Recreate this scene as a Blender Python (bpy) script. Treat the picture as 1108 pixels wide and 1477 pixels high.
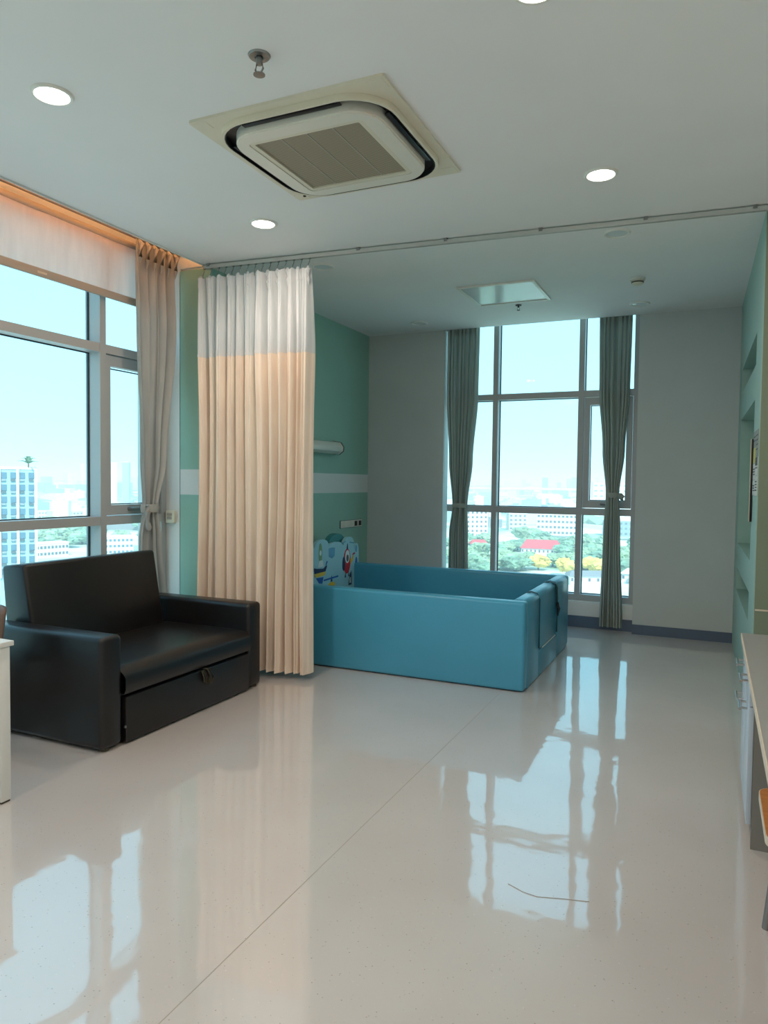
import bpy, bmesh, math, random
from mathutils import Vector, Matrix, noise
random.seed(7)
PI = math.pi
scene = bpy.context.scene
for o in list(bpy.data.objects): bpy.data.objects.remove(o)
col = scene.collection

# ------------------------------------------------------------------ camera
FPX, YAW, PITCH, ROLL = 1039.16, 0.427529, 0.0410961, 0.011687
fw = Vector((-math.sin(YAW)*math.cos(PITCH), math.cos(YAW)*math.cos(PITCH), -math.sin(PITCH)))
r0 = Vector((math.cos(YAW), math.sin(YAW), 0)); u0 = r0.cross(fw)
rv = math.cos(ROLL)*r0 + math.sin(ROLL)*u0; uv = -math.sin(ROLL)*r0 + math.cos(ROLL)*u0
cd = bpy.data.cameras.new('camera'); cam = bpy.data.objects.new('camera', cd); col.objects.link(cam)
cd.sensor_fit = 'VERTICAL'; cd.sensor_height = 36; cd.sensor_width = 27
cd.lens = FPX/1477*36; cd.clip_start = .05; cd.clip_end = 20000
M3 = Matrix((rv, uv, -fw)).transposed()
cam.matrix_world = Matrix.Translation((0, 0, 1.45)) @ M3.to_4x4()
scene.camera = cam

# ------------------------------------------------------------------ sky, sun, exposure
scene.view_settings.view_transform = 'Standard'
try: scene.view_settings.look = 'None'
except Exception: pass
scene.view_settings.gamma = 1; scene.view_settings.use_curve_mapping = False
scene.view_settings.exposure = 0.12
world = bpy.data.worlds.new('sky'); scene.world = world; world.use_nodes = True
wn = world.node_tree; wn.nodes.clear()
wo = wn.nodes.new('ShaderNodeOutputWorld'); bg = wn.nodes.new('ShaderNodeBackground')
tc = wn.nodes.new('ShaderNodeTexCoord'); sx = wn.nodes.new('ShaderNodeSeparateXYZ')
rp = wn.nodes.new('ShaderNodeValToRGB')
wn.links.new(tc.outputs['Generated'], sx.inputs[0]); wn.links.new(sx.outputs['Z'], rp.inputs[0])
rp.color_ramp.elements[0].position = 0.0; rp.color_ramp.elements[0].color = (.42, .83, .96, 1)
rp.color_ramp.elements[1].position = 1.0; rp.color_ramp.elements[1].color = (.31, .68, .96, 1)
e = rp.color_ramp.elements.new(.30); e.color = (.36, .78, .96, 1)
bg.inputs['Strength'].default_value = 1.65
wn.links.new(rp.outputs[0], bg.inputs[0]); wn.links.new(bg.outputs[0], wo.inputs[0])
sd = bpy.data.lights.new('sun', 'SUN'); sd.energy = 5.0; sd.angle = math.radians(6); sd.color = (1, .96, .9)
sun = bpy.data.objects.new('sun', sd); col.objects.link(sun)
sun.location = (30, -30, 60); sun.rotation_euler = Vector((-.45, .62, -.75)).to_track_quat('-Z', 'Y').to_euler()

# ------------------------------------------------------------------ helpers
ORG = {}
def finish_obj(o, parent, label=None, cat=None, group=None, kind=None):
    col.objects.link(o)
    if parent is not None:
        o.parent = parent
        ORG[o.name] = ORG.get(parent.name, Vector((0, 0, 0)))
    tag(o, label, cat, group, kind)
    return o
def tag(o, label=None, cat=None, group=None, kind=None):
    if label: o['label'] = label
    if cat: o['category'] = cat
    if group: o['group'] = group
    if kind: o['kind'] = kind
    return o
def thing(name, loc, label=None, cat=None, group=None, kind=None):
    o = bpy.data.objects.new(name, None); o.empty_display_size = .1
    o.location = loc; col.objects.link(o); ORG[o.name] = Vector(loc)
    return tag(o, label, cat, group, kind)

class B:
    """collects shapes (world coordinates) for one mesh"""
    def __init__(s): s.bm = bmesh.new(); s.mi = 0
    def _mark(s, n): 
        s.bm.faces.ensure_lookup_table()
        for f in s.bm.faces[n:]: f.material_index = s.mi
    def box(s, x0, x1, y0, y1, z0, z1, r=0, seg=2):
        n = len(s.bm.faces)
        t = bmesh.new(); bmesh.ops.create_cube(t, size=1)
        for v in t.verts: v.co = Vector(((x0+x1)/2+v.co.x*(x1-x0), (y0+y1)/2+v.co.y*(y1-y0), (z0+z1)/2+v.co.z*(z1-z0)))
        if r > 0:
            r = min(r, .49*min(x1-x0, y1-y0, z1-z0))
            bmesh.ops.bevel(t, geom=list(t.edges), offset=r, segments=seg, profile=.5, affect='EDGES')
        s.add(t); return s
    def add(s, t, mat=None):
        n = len(s.bm.faces)
        mp = {}
        for v in t.verts: mp[v] = s.bm.verts.new(mat @ v.co if mat else v.co)
        for f in t.faces:
            nf = s.bm.faces.new([mp[v] for v in f.verts]); nf.material_index = s.mi
        t.free(); return s
    def poly(s, pts):
        vs = [s.bm.verts.new(p) for p in pts]; f = s.bm.faces.new(vs); f.material_index = s.mi; return s
    def prism(s, pts, axis, a, b, r=0, seg=2):
        """pts: 2D outline; extruded along axis from a to b. axis x: pts=(y,z); y: (x,z); z: (x,y)"""
        t = bmesh.new()
        def mk(p, q): return {'x': (q, p[0], p[1]), 'y': (p[0], q, p[1]), 'z': (p[0], p[1], q)}[axis]
        A = [t.verts.new(mk(p, a)) for p in pts]; Bv = [t.verts.new(mk(p, b)) for p in pts]
        t.faces.new(A); t.faces.new(Bv[::-1]); n = len(pts)
        for i in range(n): t.faces.new((A[i], Bv[i], Bv[(i+1) % n], A[(i+1) % n]))
        bmesh.ops.recalc_face_normals(t, faces=list(t.faces))
        if r > 0:
            bmesh.ops.bevel(t, geom=list(t.edges), offset=r, segments=seg, profile=.5, affect='EDGES', clamp_overlap=True)
        s.add(t); return s
    def cyl(s, p0, p1, r, r2=None, seg=16, cap=True):
        p0 = Vector(p0); p1 = Vector(p1); r2 = r if r2 is None else r2
        q = (p1-p0).to_track_quat('Z', 'Y')
        A = []; Bv = []
        for i in range(seg):
            a = 2*PI*i/seg; c = Vector((math.cos(a), math.sin(a), 0))
            A.append(s.bm.verts.new(p0+q@(c*r))); Bv.append(s.bm.verts.new(p1+q@(c*r2)))
        fs = [s.bm.faces.new((A[i], A[(i+1) % seg], Bv[(i+1) % seg], Bv[i])) for i in range(seg)]
        if cap: fs += [s.bm.faces.new(A[::-1]), s.bm.faces.new(Bv)]
        for f in fs: f.material_index = s.mi
        return s
    def lathe(s, c, prof, seg=32, axis='z'):
        """prof: list of (radius, height) around a vertical axis through c"""
        c = Vector(c); rings = []
        for (r, h) in prof:
            rings.append([s.bm.verts.new(c+Vector((r*math.cos(2*PI*i/seg), r*math.sin(2*PI*i/seg), h))) for i in range(seg)])
        for k in range(len(rings)-1):
            for i in range(seg):
                f = s.bm.faces.new((rings[k][i], rings[k][(i+1) % seg], rings[k+1][(i+1) % seg], rings[k+1][i])); f.material_index = s.mi
        return s
    def tube(s, pts, r, seg=8, flat=None):
        pts = [Vector(p) for p in pts]; rings = []
        for i, p in enumerate(pts):
            d = (pts[min(i+1, len(pts)-1)]-pts[max(i-1, 0)]).normalized()
            q = d.to_track_quat('Z', 'Y'); rr = r[i] if isinstance(r, (list, tuple)) else r
            rings.append([s.bm.verts.new(p+q@Vector((rr*math.cos(2*PI*k/seg), rr*math.sin(2*PI*k/seg)*(flat or 1), 0))) for k in range(seg)])
        for i in range(len(rings)-1):
            for k in range(seg):
                f = s.bm.faces.new((rings[i][k], rings[i][(k+1) % seg], rings[i+1][(k+1) % seg], rings[i+1][k])); f.material_index = s.mi
        for rg in (rings[0][::-1], rings[-1]):
            f = s.bm.faces.new(rg); f.material_index = s.mi
        return s
    def grid(s, rows):
        V = [[s.bm.verts.new(p) for p in row] for row in rows]
        for i in range(len(V)-1):
            for j in range(len(V[0])-1):
                f = s.bm.faces.new((V[i][j], V[i][j+1], V[i+1][j+1], V[i+1][j])); f.material_index = s.mi
        return s
    def build(s, name, mat, parent=None, smooth=True, label=None, cat=None, group=None, kind=None, recalc=True, ang=38):
        if recalc: bmesh.ops.recalc_face_normals(s.bm, faces=list(s.bm.faces))
        me = bpy.data.meshes.new(name); s.bm.to_mesh(me); s.bm.free()
        for m in (mat if isinstance(mat, (list, tuple)) else [mat]): me.materials.append(m)
        if smooth:
            for p in me.polygons: p.use_smooth = True
            me.set_sharp_from_angle(angle=math.radians(ang))
        if parent is not None:
            o = ORG.get(parent.name, Vector((0, 0, 0))); me.transform(Matrix.Translation(-o))
        ob = bpy.data.objects.new(name, me)
        return finish_obj(ob, parent, label, cat, group, kind)
def copy_tree(o, parent=None):
    c = o.copy(); col.objects.link(c)
    if parent is not None: c.parent = parent
    for ch in list(o.children): copy_tree(ch, c)
    return c
def inst(name, mesh, parent, loc, label=None):
    o = bpy.data.objects.new(name, mesh); col.objects.link(o)
    o.parent = parent; o.location = loc
    if label: o['label'] = label
    return o

# ------------------------------------------------------------------ materials
def srgb(r, g, b):
    f = lambda c: (c/255/12.92) if c/255 <= .04045 else ((c/255+.055)/1.055)**2.4
    return (f(r), f(g), f(b), 1)
def mat(name, rgb, rough=.5, metal=0, var=0, scale=8, bump=0, bscale=60, coat=0, spec=.5, sub=None, stretch=None, dist=.01):
    m = bpy.data.materials.new(name); m.use_nodes = True; n = m.node_tree; p = n.nodes['Principled BSDF']
    p.inputs['Base Color'].default_value = rgb; p.inputs['Roughness'].default_value = rough
    p.inputs['Metallic'].default_value = metal; p.inputs['Coat Weight'].default_value = coat
    p.inputs['Specular IOR Level'].default_value = spec
    tc = n.nodes.new('ShaderNodeTexCoord'); src = tc.outputs['Object']
    if stretch:
        mp = n.nodes.new('ShaderNodeMapping'); mp.inputs['Scale'].default_value = stretch
        n.links.new(src, mp.inputs[0]); src = mp.outputs[0]
    if var:
        t = n.nodes.new('ShaderNodeTexNoise'); t.inputs['Scale'].default_value = scale; t.inputs['Detail'].default_value = 4
        r = n.nodes.new('ShaderNodeValToRGB'); a = r.color_ramp.elements
        a[0].position = .3; a[1].position = .7
        a[0].color = tuple(c*(1-var) for c in rgb[:3])+(1,); a[1].color = tuple(min(1, c*(1+var)) for c in rgb[:3])+(1,)
        n.links.new(src, t.inputs['Vector']); n.links.new(t.outputs['Fac'], r.inputs[0]); n.links.new(r.outputs[0], p.inputs['Base Color'])
    if bump:
        t = n.nodes.new('ShaderNodeTexNoise'); t.inputs['Scale'].default_value = bscale; t.inputs['Detail'].default_value = 3
        b = n.nodes.new('ShaderNodeBump'); b.inputs['Strength'].default_value = bump; b.inputs['Distance'].default_value = dist
        n.links.new(src, t.inputs['Vector']); n.links.new(t.outputs['Fac'], b.inputs['Height']); n.links.new(b.outputs[0], p.inputs['Normal'])
    return m
def emit(name, rgb, s):
    m = bpy.data.materials.new(name); m.use_nodes = True; n = m.node_tree; n.nodes.clear()
    o = n.nodes.new('ShaderNodeOutputMaterial'); e = n.nodes.new('ShaderNodeEmission')
    e.inputs[0].default_value = rgb; e.inputs[1].default_value = s; n.links.new(e.outputs[0], o.inputs[0]); return m
def cloth(name, rgb, trans=.35, weave=240, var=.08, trgb=None, sheer=0):
    m = bpy.data.materials.new(name); m.use_nodes = True; n = m.node_tree; n.nodes.clear()
    o = n.nodes.new('ShaderNodeOutputMaterial'); d = n.nodes.new('ShaderNodeBsdfDiffuse'); t = n.nodes.new('ShaderNodeBsdfTranslucent')
    mx = n.nodes.new('ShaderNodeMixShader'); mx.inputs[0].default_value = trans
    tc = n.nodes.new('ShaderNodeTexCoord'); nz = n.nodes.new('ShaderNodeTexNoise'); nz.inputs['Scale'].default_value = 6
    nz.inputs['Detail'].default_value = 5
    mp = n.nodes.new('ShaderNodeMapping'); mp.inputs['Scale'].default_value = (3, 3, .5)
    r = n.nodes.new('ShaderNodeValToRGB'); a = r.color_ramp.elements; a[0].position = .3; a[1].position = .7
    a[0].color = tuple(c*(1-var) for c in rgb[:3])+(1,); a[1].color = tuple(min(1, c*(1+var)) for c in rgb[:3])+(1,)
    wv = n.nodes.new('ShaderNodeTexNoise'); wv.inputs['Scale'].default_value = weave
    bp = n.nodes.new('ShaderNodeBump'); bp.inputs['Strength'].default_value = .25; bp.inputs['Distance'].default_value = .002
    L = n.links.new
    L(tc.outputs['Object'], mp.inputs[0]); L(mp.outputs[0], nz.inputs['Vector']); L(nz.outputs['Fac'], r.inputs[0])
    L(tc.outputs['Object'], wv.inputs['Vector']); L(wv.outputs['Fac'], bp.inputs['Height'])
    L(r.outputs[0], d.inputs[0]); L(bp.outputs[0], d.inputs['Normal'])
    if trgb: t.inputs[0].default_value = trgb
    else: L(r.outputs[0], t.inputs[0])
    L(d.outputs[0], mx.inputs[1]); L(t.outputs[0], mx.inputs[2])
    last = mx.outputs[0]
    if sheer:
        tr = n.nodes.new('ShaderNodeBsdfTransparent'); m2 = n.nodes.new('ShaderNodeMixShader'); m2.inputs[0].default_value = sheer
        L(last, m2.inputs[1]); L(tr.outputs[0], m2.inputs[2]); last = m2.outputs[0]
    L(last, o.inputs[0]); return m
def glass(name, tint=(.95, .985, 1, 1), refl=.0015):
    m = bpy.data.materials.new(name); m.use_nodes = True; n = m.node_tree; n.nodes.clear()
    o = n.nodes.new('ShaderNodeOutputMaterial'); t = n.nodes.new('ShaderNodeBsdfTransparent'); g = n.nodes.new('ShaderNodeBsdfGlossy')
    mx = n.nodes.new('ShaderNodeMixShader'); mx.inputs[0].default_value = refl
    t.inputs[0].default_value = tint; g.inputs['Roughness'].default_value = .02
    n.links.new(t.outputs[0], mx.inputs[1]); n.links.new(g.outputs[0], mx.inputs[2]); n.links.new(mx.outputs[0], o.inputs[0]); return m
def floor_mat():
    m = bpy.data.materials.new('polished_vinyl'); m.use_nodes = True; n = m.node_tree; p = n.nodes['Principled BSDF']; L = n.links.new
    tc = n.nodes.new('ShaderNodeTexCoord')
    n1 = n.nodes.new('ShaderNodeTexNoise'); n1.inputs['Scale'].default_value = 1.3; n1.inputs['Detail'].default_value = 3
    r1 = n.nodes.new('ShaderNodeValToRGB'); a = r1.color_ramp.elements
    a[0].position = .35; a[0].color = srgb(207, 198, 193); a[1].position = .65; a[1].color = srgb(214, 206, 201)
    v = n.nodes.new('ShaderNodeTexVoronoi'); v.inputs['Scale'].default_value = 55
    r2 = n.nodes.new('ShaderNodeValToRGB'); b = r2.color_ramp.elements
    b[0].position = .10; b[0].color = (1, 1, 1, 1); b[1].position = .15; b[1].color = (0, 0, 0, 1)
    hs = n.nodes.new('ShaderNodeValToRGB'); c = hs.color_ramp.elements; c[0].color = srgb(150, 135, 120); c[1].color = srgb(228, 224, 218)
    sep = n.nodes.new('ShaderNodeSeparateColor'); mx = n.nodes.new('ShaderNodeMix'); mx.data_type = 'RGBA'
    ml = n.nodes.new('ShaderNodeMath'); ml.operation = 'MULTIPLY'; ml.inputs[1].default_value = .8
    L(tc.outputs['Object'], n1.inputs['Vector']); L(tc.outputs['Object'], v.inputs['Vector']); L(n1.outputs['Fac'], r1.inputs[0])
    L(v.outputs['Distance'], r2.inputs[0]); L(v.outputs['Color'], sep.inputs[0]); L(sep.outputs[0], hs.inputs[0])
    L(r2.outputs[0], ml.inputs[0]); L(ml.outputs[0], mx.inputs['Factor']); L(r1.outputs[0], mx.inputs['A']); L(hs.outputs[0], mx.inputs['B'])
    L(mx.outputs['Result'], p.inputs['Base Color'])
    p.inputs['Roughness'].default_value = .32; p.inputs['Specular IOR Level'].default_value = .35
    p.inputs['Coat Weight'].default_value = 1; p.inputs['Coat Roughness'].default_value = .045; p.inputs['Coat IOR'].default_value = 2.05
    n2 = n.nodes.new('ShaderNodeTexNoise'); n2.inputs['Scale'].default_value = 5; n2.inputs['Detail'].default_value = 2
    bp = n.nodes.new('ShaderNodeBump'); bp.inputs['Strength'].default_value = .22; bp.inputs['Distance'].default_value = .006
    L(tc.outputs['Object'], n2.inputs['Vector']); L(n2.outputs['Fac'], bp.inputs['Height']); L(bp.outputs[0], p.inputs['Coat Normal'])
    return m
M = dict(
    floor=floor_mat(), ceiling=mat('ceiling_paint', srgb(236, 234, 231), .85, var=.015, scale=2),
    green=mat('green_paint', srgb(150, 193, 177), .6, var=.02, scale=3), band=mat('band_paint', srgb(222, 226, 222), .6),
    grey=mat('grey_paint', srgb(200, 205, 203), .7, var=.02, scale=3), white=mat('white_paint', srgb(226, 228, 224), .6),
    olive=mat('olive_shade', srgb(124, 134, 112), .6, var=.02, scale=3), niche=mat('pale_green_paint', srgb(160, 190, 179), .55, var=.02),
    base=mat('blue_grey_vinyl', srgb(88, 104, 124), .4), alu=mat('window_frame_grey', srgb(176, 178, 178), .45, metal=.1),
    gasket=mat('black_gasket', srgb(22, 30, 40), .6), glass=glass('window_glass'),
    plastic=mat('white_plastic', srgb(228, 226, 216), .35), acpl=mat('aged_white_plastic', srgb(222, 214, 192), .4, var=.03, scale=5),
    acin=mat('white_plastic_bright', srgb(226, 222, 208), .35), dark=mat('black_plastic', srgb(18, 18, 20), .4),
    chrome=mat('chrome', srgb(200, 200, 200), .18, metal=1), steel=mat('brushed_steel', srgb(150, 150, 148), .35, metal=1),
    trackm=mat('track_aluminium', srgb(196, 196, 190), .4, metal=.2), seam=mat('floor_weld', srgb(176, 167, 156), .4),
    leather=mat('black_leatherette', srgb(23, 20, 20), .33, var=.12, scale=5, bump=.25, bscale=220, dist=.002, spec=.5),
    strap=mat('olive_strap', srgb(72, 66, 50), .7), teal=mat('teal_vinyl', srgb(72, 157, 188), .30, var=.04, scale=2, bump=.12, bscale=14, dist=.006),
    tealpipe=mat('dark_teal_trim', srgb(24, 72, 84), .45), cloudl=mat('pale_blue_foam', srgb(158, 205, 214), .6), cloudd=mat('teal_foam', srgb(60, 138, 140), .6),
    red=mat('red_print', srgb(205, 40, 55), .5), yellow=mat('yellow_print', srgb(225, 185, 60), .5), navy=mat('navy_print', srgb(24, 40, 80), .5),
    blue=mat('blue_print', srgb(40, 95, 170), .5), sky=mat('light_blue_print', srgb(92, 160, 195), .5), wprint=mat('white_print', srgb(215, 228, 226), .5),
    greenp=mat('green_print', srgb(120, 160, 110), .5),
    table=mat('white_laminate', srgb(228, 226, 220), .35), chairb=mat('brown_leatherette', srgb(104, 84, 72), .45), woodleg=mat('brown_wood_leg', srgb(130, 92, 66), .5, var=.1),
    lam=mat('grey_laminate', srgb(150, 147, 142), .4, var=.02), labside=mat('dark_grey_laminate', srgb(138, 134, 126), .45), doorf=mat('pale_blue_laminate', srgb(196, 206, 216), .35),
    wood=mat('orange_wood', srgb(190, 124, 62), .4, var=.12, scale=6, stretch=(1, 8, 1)), edge=mat('pale_edge_band', srgb(215, 200, 180), .5),
    paper=mat('white_paper', srgb(215, 216, 212), .7), paperg=mat('grey_paper', srgb(150, 152, 150), .7), papery=mat('yellow_paper', srgb(206, 198, 110), .7), ink=mat('grey_ink', srgb(90, 94, 98), .7),
    curt=cloth('beige_curtain_fabric', srgb(184, 182, 177), .12), curtg=cloth('grey_green_curtain_fabric', srgb(166, 175, 168), .10),
    ward=cloth('peach_curtain_fabric', srgb(252, 229, 210), .06), wmesh=cloth('white_mesh_fabric', srgb(246, 245, 245), .3, sheer=.18),
    blind=cloth('screen_fabric', srgb(232, 216, 211), .42, var=.05), blindbar=mat('blind_bar', srgb(176, 166, 154), .5),
    hatch=mat('hatch_panel', srgb(222, 230, 230), .18), )

# ------------------------------------------------------------------ setting
H = 3.088; XL = -3.564; YB = 7.366; XW = -4.0; YR = 4.55; YE = 4.868; XR = .222; XF = .86; YF = -2.3
WL, WR = -2.66, -.68      # back window opening
S = 'structure'
b = B(); b.box(-4.3, 1.2, YF-.2, 7.75, -.12, 0)
floor = b.build('floor', M['floor'], kind=S, smooth=False); tag(floor, 'glossy beige vinyl floor with fine speckles')
b = B(); b.box(-1.3065, -1.3035, YF, YB, -.002, .0006); b.build('weld_line', M['seam'], floor)
b = B(); b.tube([(-.636, 2.519, .0012), (-.575, 2.49, .0015), (-.522, 2.482, .0012), (-.44, 2.508, .0015), (-.351, 2.531, .0012)], .0010, 5); b.build('scratch', M['seam'], floor)
# ceiling: main slab, with curtain recesses over both windows
b = B()
b.box(XL, 1.2, YF-.2, YB, H, H+.02); b.box(-3.34, 1.2, YF-.2, YB, H+.02, H+.5)
b.box(-4.3, XL, YR+.02, YB, H, H+.5); b.box(-4.3, -3.34, YF-.2, YR, 3.44, H+.5)          # roof of the left recess
b.box(-4.3, WL, YB, 7.51, H, H+.5); b.box(WR, 1.2, YB, 7.8, H, H+.5); b.box(WL-.3, WR, YB, 7.8, 3.3, H+.5)
ceil = b.build('ceiling', M['ceiling'], kind=S, smooth=False)
b = B(); b.box(XL-.006, XL, YF, YR, H-.012, H+.03); b.build('trim_1', M['white'], kind=S, label='white edge trim along the ceiling recess over the left window', smooth=False)
# left wall (green with white band), return beside the left window
def banded(bb, x0, x1, y0, y1):
    bb.mi = 0; bb.box(x0, x1, y0, y1, 0, 1.335); bb.box(x0, x1, y0, y1, 1.535, H)
    bb.mi = 1; bb.box(x0, x1, y0, y1, 1.335, 1.535)
b = B(); banded(b, XL-.3, XL, YR, 7.75)
b.build('wall_left', [M['green'], M['band']], kind=S, smooth=False, label='green wall with a white horizontal band')
b = B(); b.box(-4.3, XL-.295, YR, YR+.3, 0, 3.46); b.box(XL-.295, XL+.2, YR, YR+.018, H+.02, 3.46); b.build('wall_side', M['white'], kind=S, smooth=False)
b = B(); b.box(-4.3, -4.0, YF-.2, YR, 0, .3); b.box(-4.3, -4.0, YF-.2, YR, 3.16, 3.46); b.box(-4.3, -4.0, YF-.2, -1.5, .3, 3.16)
b.build('wall_window', M['white'], kind=S, smooth=False)
# back wall
b = B(); b.box(XL, WL, YB, 7.515, 0, H+.2); b.box(XL, WL-.19, 7.515, 7.75, 0, H+.2); b.box(WR, 1.2, YB, 7.75, 0, H)
b.build('wall_back', M['grey'], kind=S, smooth=False, label='grey wall on both sides of the far window')
b = B(); b.box(WL, WR, 7.47, 7.75, 0, .262); b.box(WL-.19, WL, 7.516, 7.75, 0, .262); b.build('wall_sill', M['white'], kind=S, smooth=False)
b = B(); b.box(WR, XR, YB-.012, YB, 0, .095); b.box(XL, WL, YB-.012, YB, 0, .095); b.build('baseboard_back', M['base'], kind=S, smooth=False)
b = B(); b.box(WL, WR, 7.458, 7.47, 0, .115); b.build('baseboard_window', M['base'], kind=S, smooth=False)
# right: niche wall, its end face, front-room wall, wall behind the camera
b = B()
NY0, NY1 = 5.34, 6.97; NZ = [(.56, .75), (.96, 2.02), (2.25, 2.46)]; D = .17
b.box(XR, XR+D, YE+.004, NY0, 0, H); b.box(XR, XR+D, NY1, YB, 0, H)
zz = [0]+[q for p in NZ for q in p]+[H]
for k in range(0, len(zz), 2): b.box(XR, XR+D, NY0, NY1, zz[k], zz[k+1])
b.box(XR+D, 1.2, YE+.004, YB, 0, H)
b.build('wall_right', M['niche'], kind=S, smooth=False, label='pale green wall with three recessed niches')
b = B(); b.box(XR+.004, 1.2, YE, YE+.004, 0, H); we = b.build('wall_end', M['olive'], kind=S, smooth=False)  # olive tone: shade and warm lamplight on this end face put into its colour
b = B(); b.box(XR+.03, 1.2, YE-.006, YE, .702, .711); b.build('rail', M['edge'], we, smooth=False)
def nx(y): return .2+(YB-y)*.018-XR      # the niche wall runs very slightly askew
for o_ in (bpy.data.objects['wall_right'], we):
    for v_ in o_.data.vertices:
        if v_.co.x < .5: v_.co.x += nx(v_.co.y)
b = B(); b.box(XF, 1.2, YF-.2, YE, 0, H); b.build('wall_room', M['white'], kind=S, smooth=False)
b = B(); b.box(-4.3, 1.2, YF-.2, YF, 0, 3.5); b.build('wall_front', M['white'], kind=S, smooth=False)

# windows ---------------------------------------------------------
def window(name, label, to, edges, rows, fixed_lo, fixed_hi, inner, depth, sash_bays, sgn, mullw=.055, rowh=.062):
    """to(u, d, z) -> world; u along the wall, d outward depth"""
    def bx(bb, u0, u1, d0, d1, z0, z1):
        a = to(u0, d0, z0); c = to(u1, d1, z1)
        bb.box(min(a[0], c[0]), max(a[0], c[0]), min(a[1], c[1]), max(a[1], c[1]), z0, z1)
    root = thing(name, to(edges[0], 0, rows[0]), label, None, None, S)
    hw = mullw/2
    for u in edges:
        bb = B(); bx(bb, u-hw, u+hw, 0, depth, rows[0], rows[-1]); bb.build('mullion', M['alu'], root, smooth=False)
    for i in range(len(edges)-1):
        u0, u1 = sorted((edges[i], edges[i+1])); u0 += hw; u1 -= hw
        for j, z in enumerate(rows):
            lo = z if j == 0 else z-rowh/2; hi = z+rowh if j == 0 else (z if j == len(rows)-1 else z+rowh/2)
            if j == len(rows)-1: lo = z-rowh
            bb = B(); bx(bb, u0, u1, .004, depth, lo, hi); bb.build('transom', M['alu'], root, smooth=False)
        for j in range(len(rows)-1):
            z0 = rows[j]+(rowh if j == 0 else rowh/2); z1 = rows[j+1]-(rowh if j == len(rows)-2 else rowh/2)
            a0, a1, c0, c1 = u0, u1, z0, z1
            if i in sash_bays and j == 1:
                w = .062
                sash = None
                bb = B()
                bx(bb, u0+.008, u0+w, .02, .075, z0+.008, z1-.008); bx(bb, u1-w, u1-.008, .02, .075, z0+.008, z1-.008)
                bx(bb, u0+w, u1-w, .02, .075, z0+.008, z0+w+.02); bx(bb, u0+w, u1-w, .02, .075, z1-w-.02, z1-.008)
                sash = bb.build('sash', M['alu'], root, smooth=False)
                um = (u0+u1)/2; p = to(um, .0, z0+.052); q0 = to(um-.055, .006, z0+.052); q1 = to(um+.055, .006, z0+.052)
                bb = B(); bb.tube([to(um-.05, .02, z0+.05), to(um-.05, -.006, z0+.05), to(um+.05, -.006, z0+.05), to(um+.055, .02, z0+.05)], .013, 8); bb.build('handle', M['steel'], sash)
                a0 += w; a1 -= w; c0 += w+.02; c1 -= w+.02
            bb = B(); g = .007
            for (p0, p1, s0, s1) in ((a0, a0+g, c0, c1), (a1-g, a1, c0, c1), (a0+g, a1-g, c0, c0+g), (a0+g, a1-g, c1-g, c1)): bx(bb, p0, p1, depth-.035, depth-.02, s0, s1)
            gk = bb.build('gasket', M['gasket'], root, smooth=False)
            bb = B(); bx(bb, a0, a1, depth-.03, depth-.024, c0, c1); bb.build('pane', M['glass'], root, smooth=False)
    return root
w1 = window('window_1', 'tall grey aluminium window along the left side of the room', lambda u, d, z: (XW-d, u, z),
            [4.52, 3.893, 2.36, 1.72, .18, -.46, -1.47], [.3, 1.147, 2.388, 3.155], 0, 0, XW, .14, (0, 2, 4), 1)
w2 = window('window_2', 'tall grey aluminium window in the far wall', lambda u, d, z: (u, 7.53+d, z),
            [WL-.16, -2.138, -1.243, WR-.028], [.262, 1.176, 2.373, 3.295], 0, 0, 7.53, .12, (2,), 1)

# warm cove strip hidden in the left ceiling recess
b = B(); b.box(-3.43, -3.40, -1.6, 4.45, H+.02, H+.035); cs = b.build('cove_light', emit('warm_led', (1, .40, .11, 1), 20), label='warm LED strip in the ceiling recess over the left window', cat='light', smooth=False)

# ------------------------------------------------------------------ air conditioner in the ceiling
def rrect(cx, cy, w, h, r, n=8, z=None):
    pts = []
    for (sx_, sy_, a0) in ((1, 1, 0), (-1, 1, 90), (-1, -1, 180), (1, -1, 270)):
        for k in range(n+1):
            a = math.radians(a0+90*k/n); pts.append((cx+sx_*(w/2-r)+r*math.cos(a), cy+sy_*(h/2-r)+r*math.sin(a)))
    return pts
def ring(bb, outer, inner, z0, z1):
    """outer/inner outlines with the same number of points, between z0 and z1"""
    n = len(outer)
    V = [[bb.bm.verts.new((p[0], p[1], z)) for p in o] for (o, z) in ((outer, z0), (inner, z0), (inner, z1), (outer, z1))]
    for k in range(4):
        A = V[k]; C2 = V[(k+1) % 4]
        for i in range(n): bb.bm.faces.new((A[i], A[(i+1) % n], C2[(i+1) % n], C2[i]))
ACX, ACY = -1.735, 3.165
ac = thing('ceiling_air_conditioner', (ACX, ACY, H), 'square cream cassette air conditioner set in the ceiling', 'air conditioner')
b = B(); ring(b, rrect(ACX, ACY, .98, .98, .012), rrect(ACX, ACY, .87, .87, .2), H-.012, H); b.build('frame', M['acpl'], ac)
b = B(); ring(b, rrect(ACX, ACY, .885, .885, .205), rrect(ACX, ACY, .862, .862, .2), H-.038, H-.011); b.build('rim', M['acpl'], ac)
b = B(); ring(b, rrect(ACX, ACY, .861, .861, .2), rrect(ACX, ACY, .854, .854, .2), H-.037, H-.004); b.prism(rrect(ACX, ACY, .86, .86, .19), 'z', H-.006, H-.001); b.build('air_duct', M['dark'], ac)
b = B(); ring(b, rrect(ACX, ACY, .76, .76, .16), rrect(ACX, ACY, .60, .60, .03), H-.052, H-.006); ring(b, rrect(ACX, ACY, .745, .745, .15), rrect(ACX, ACY, .60, .60, .03), H-.06, H-.052); b.build('inner_panel', M['acin'], ac)
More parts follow.
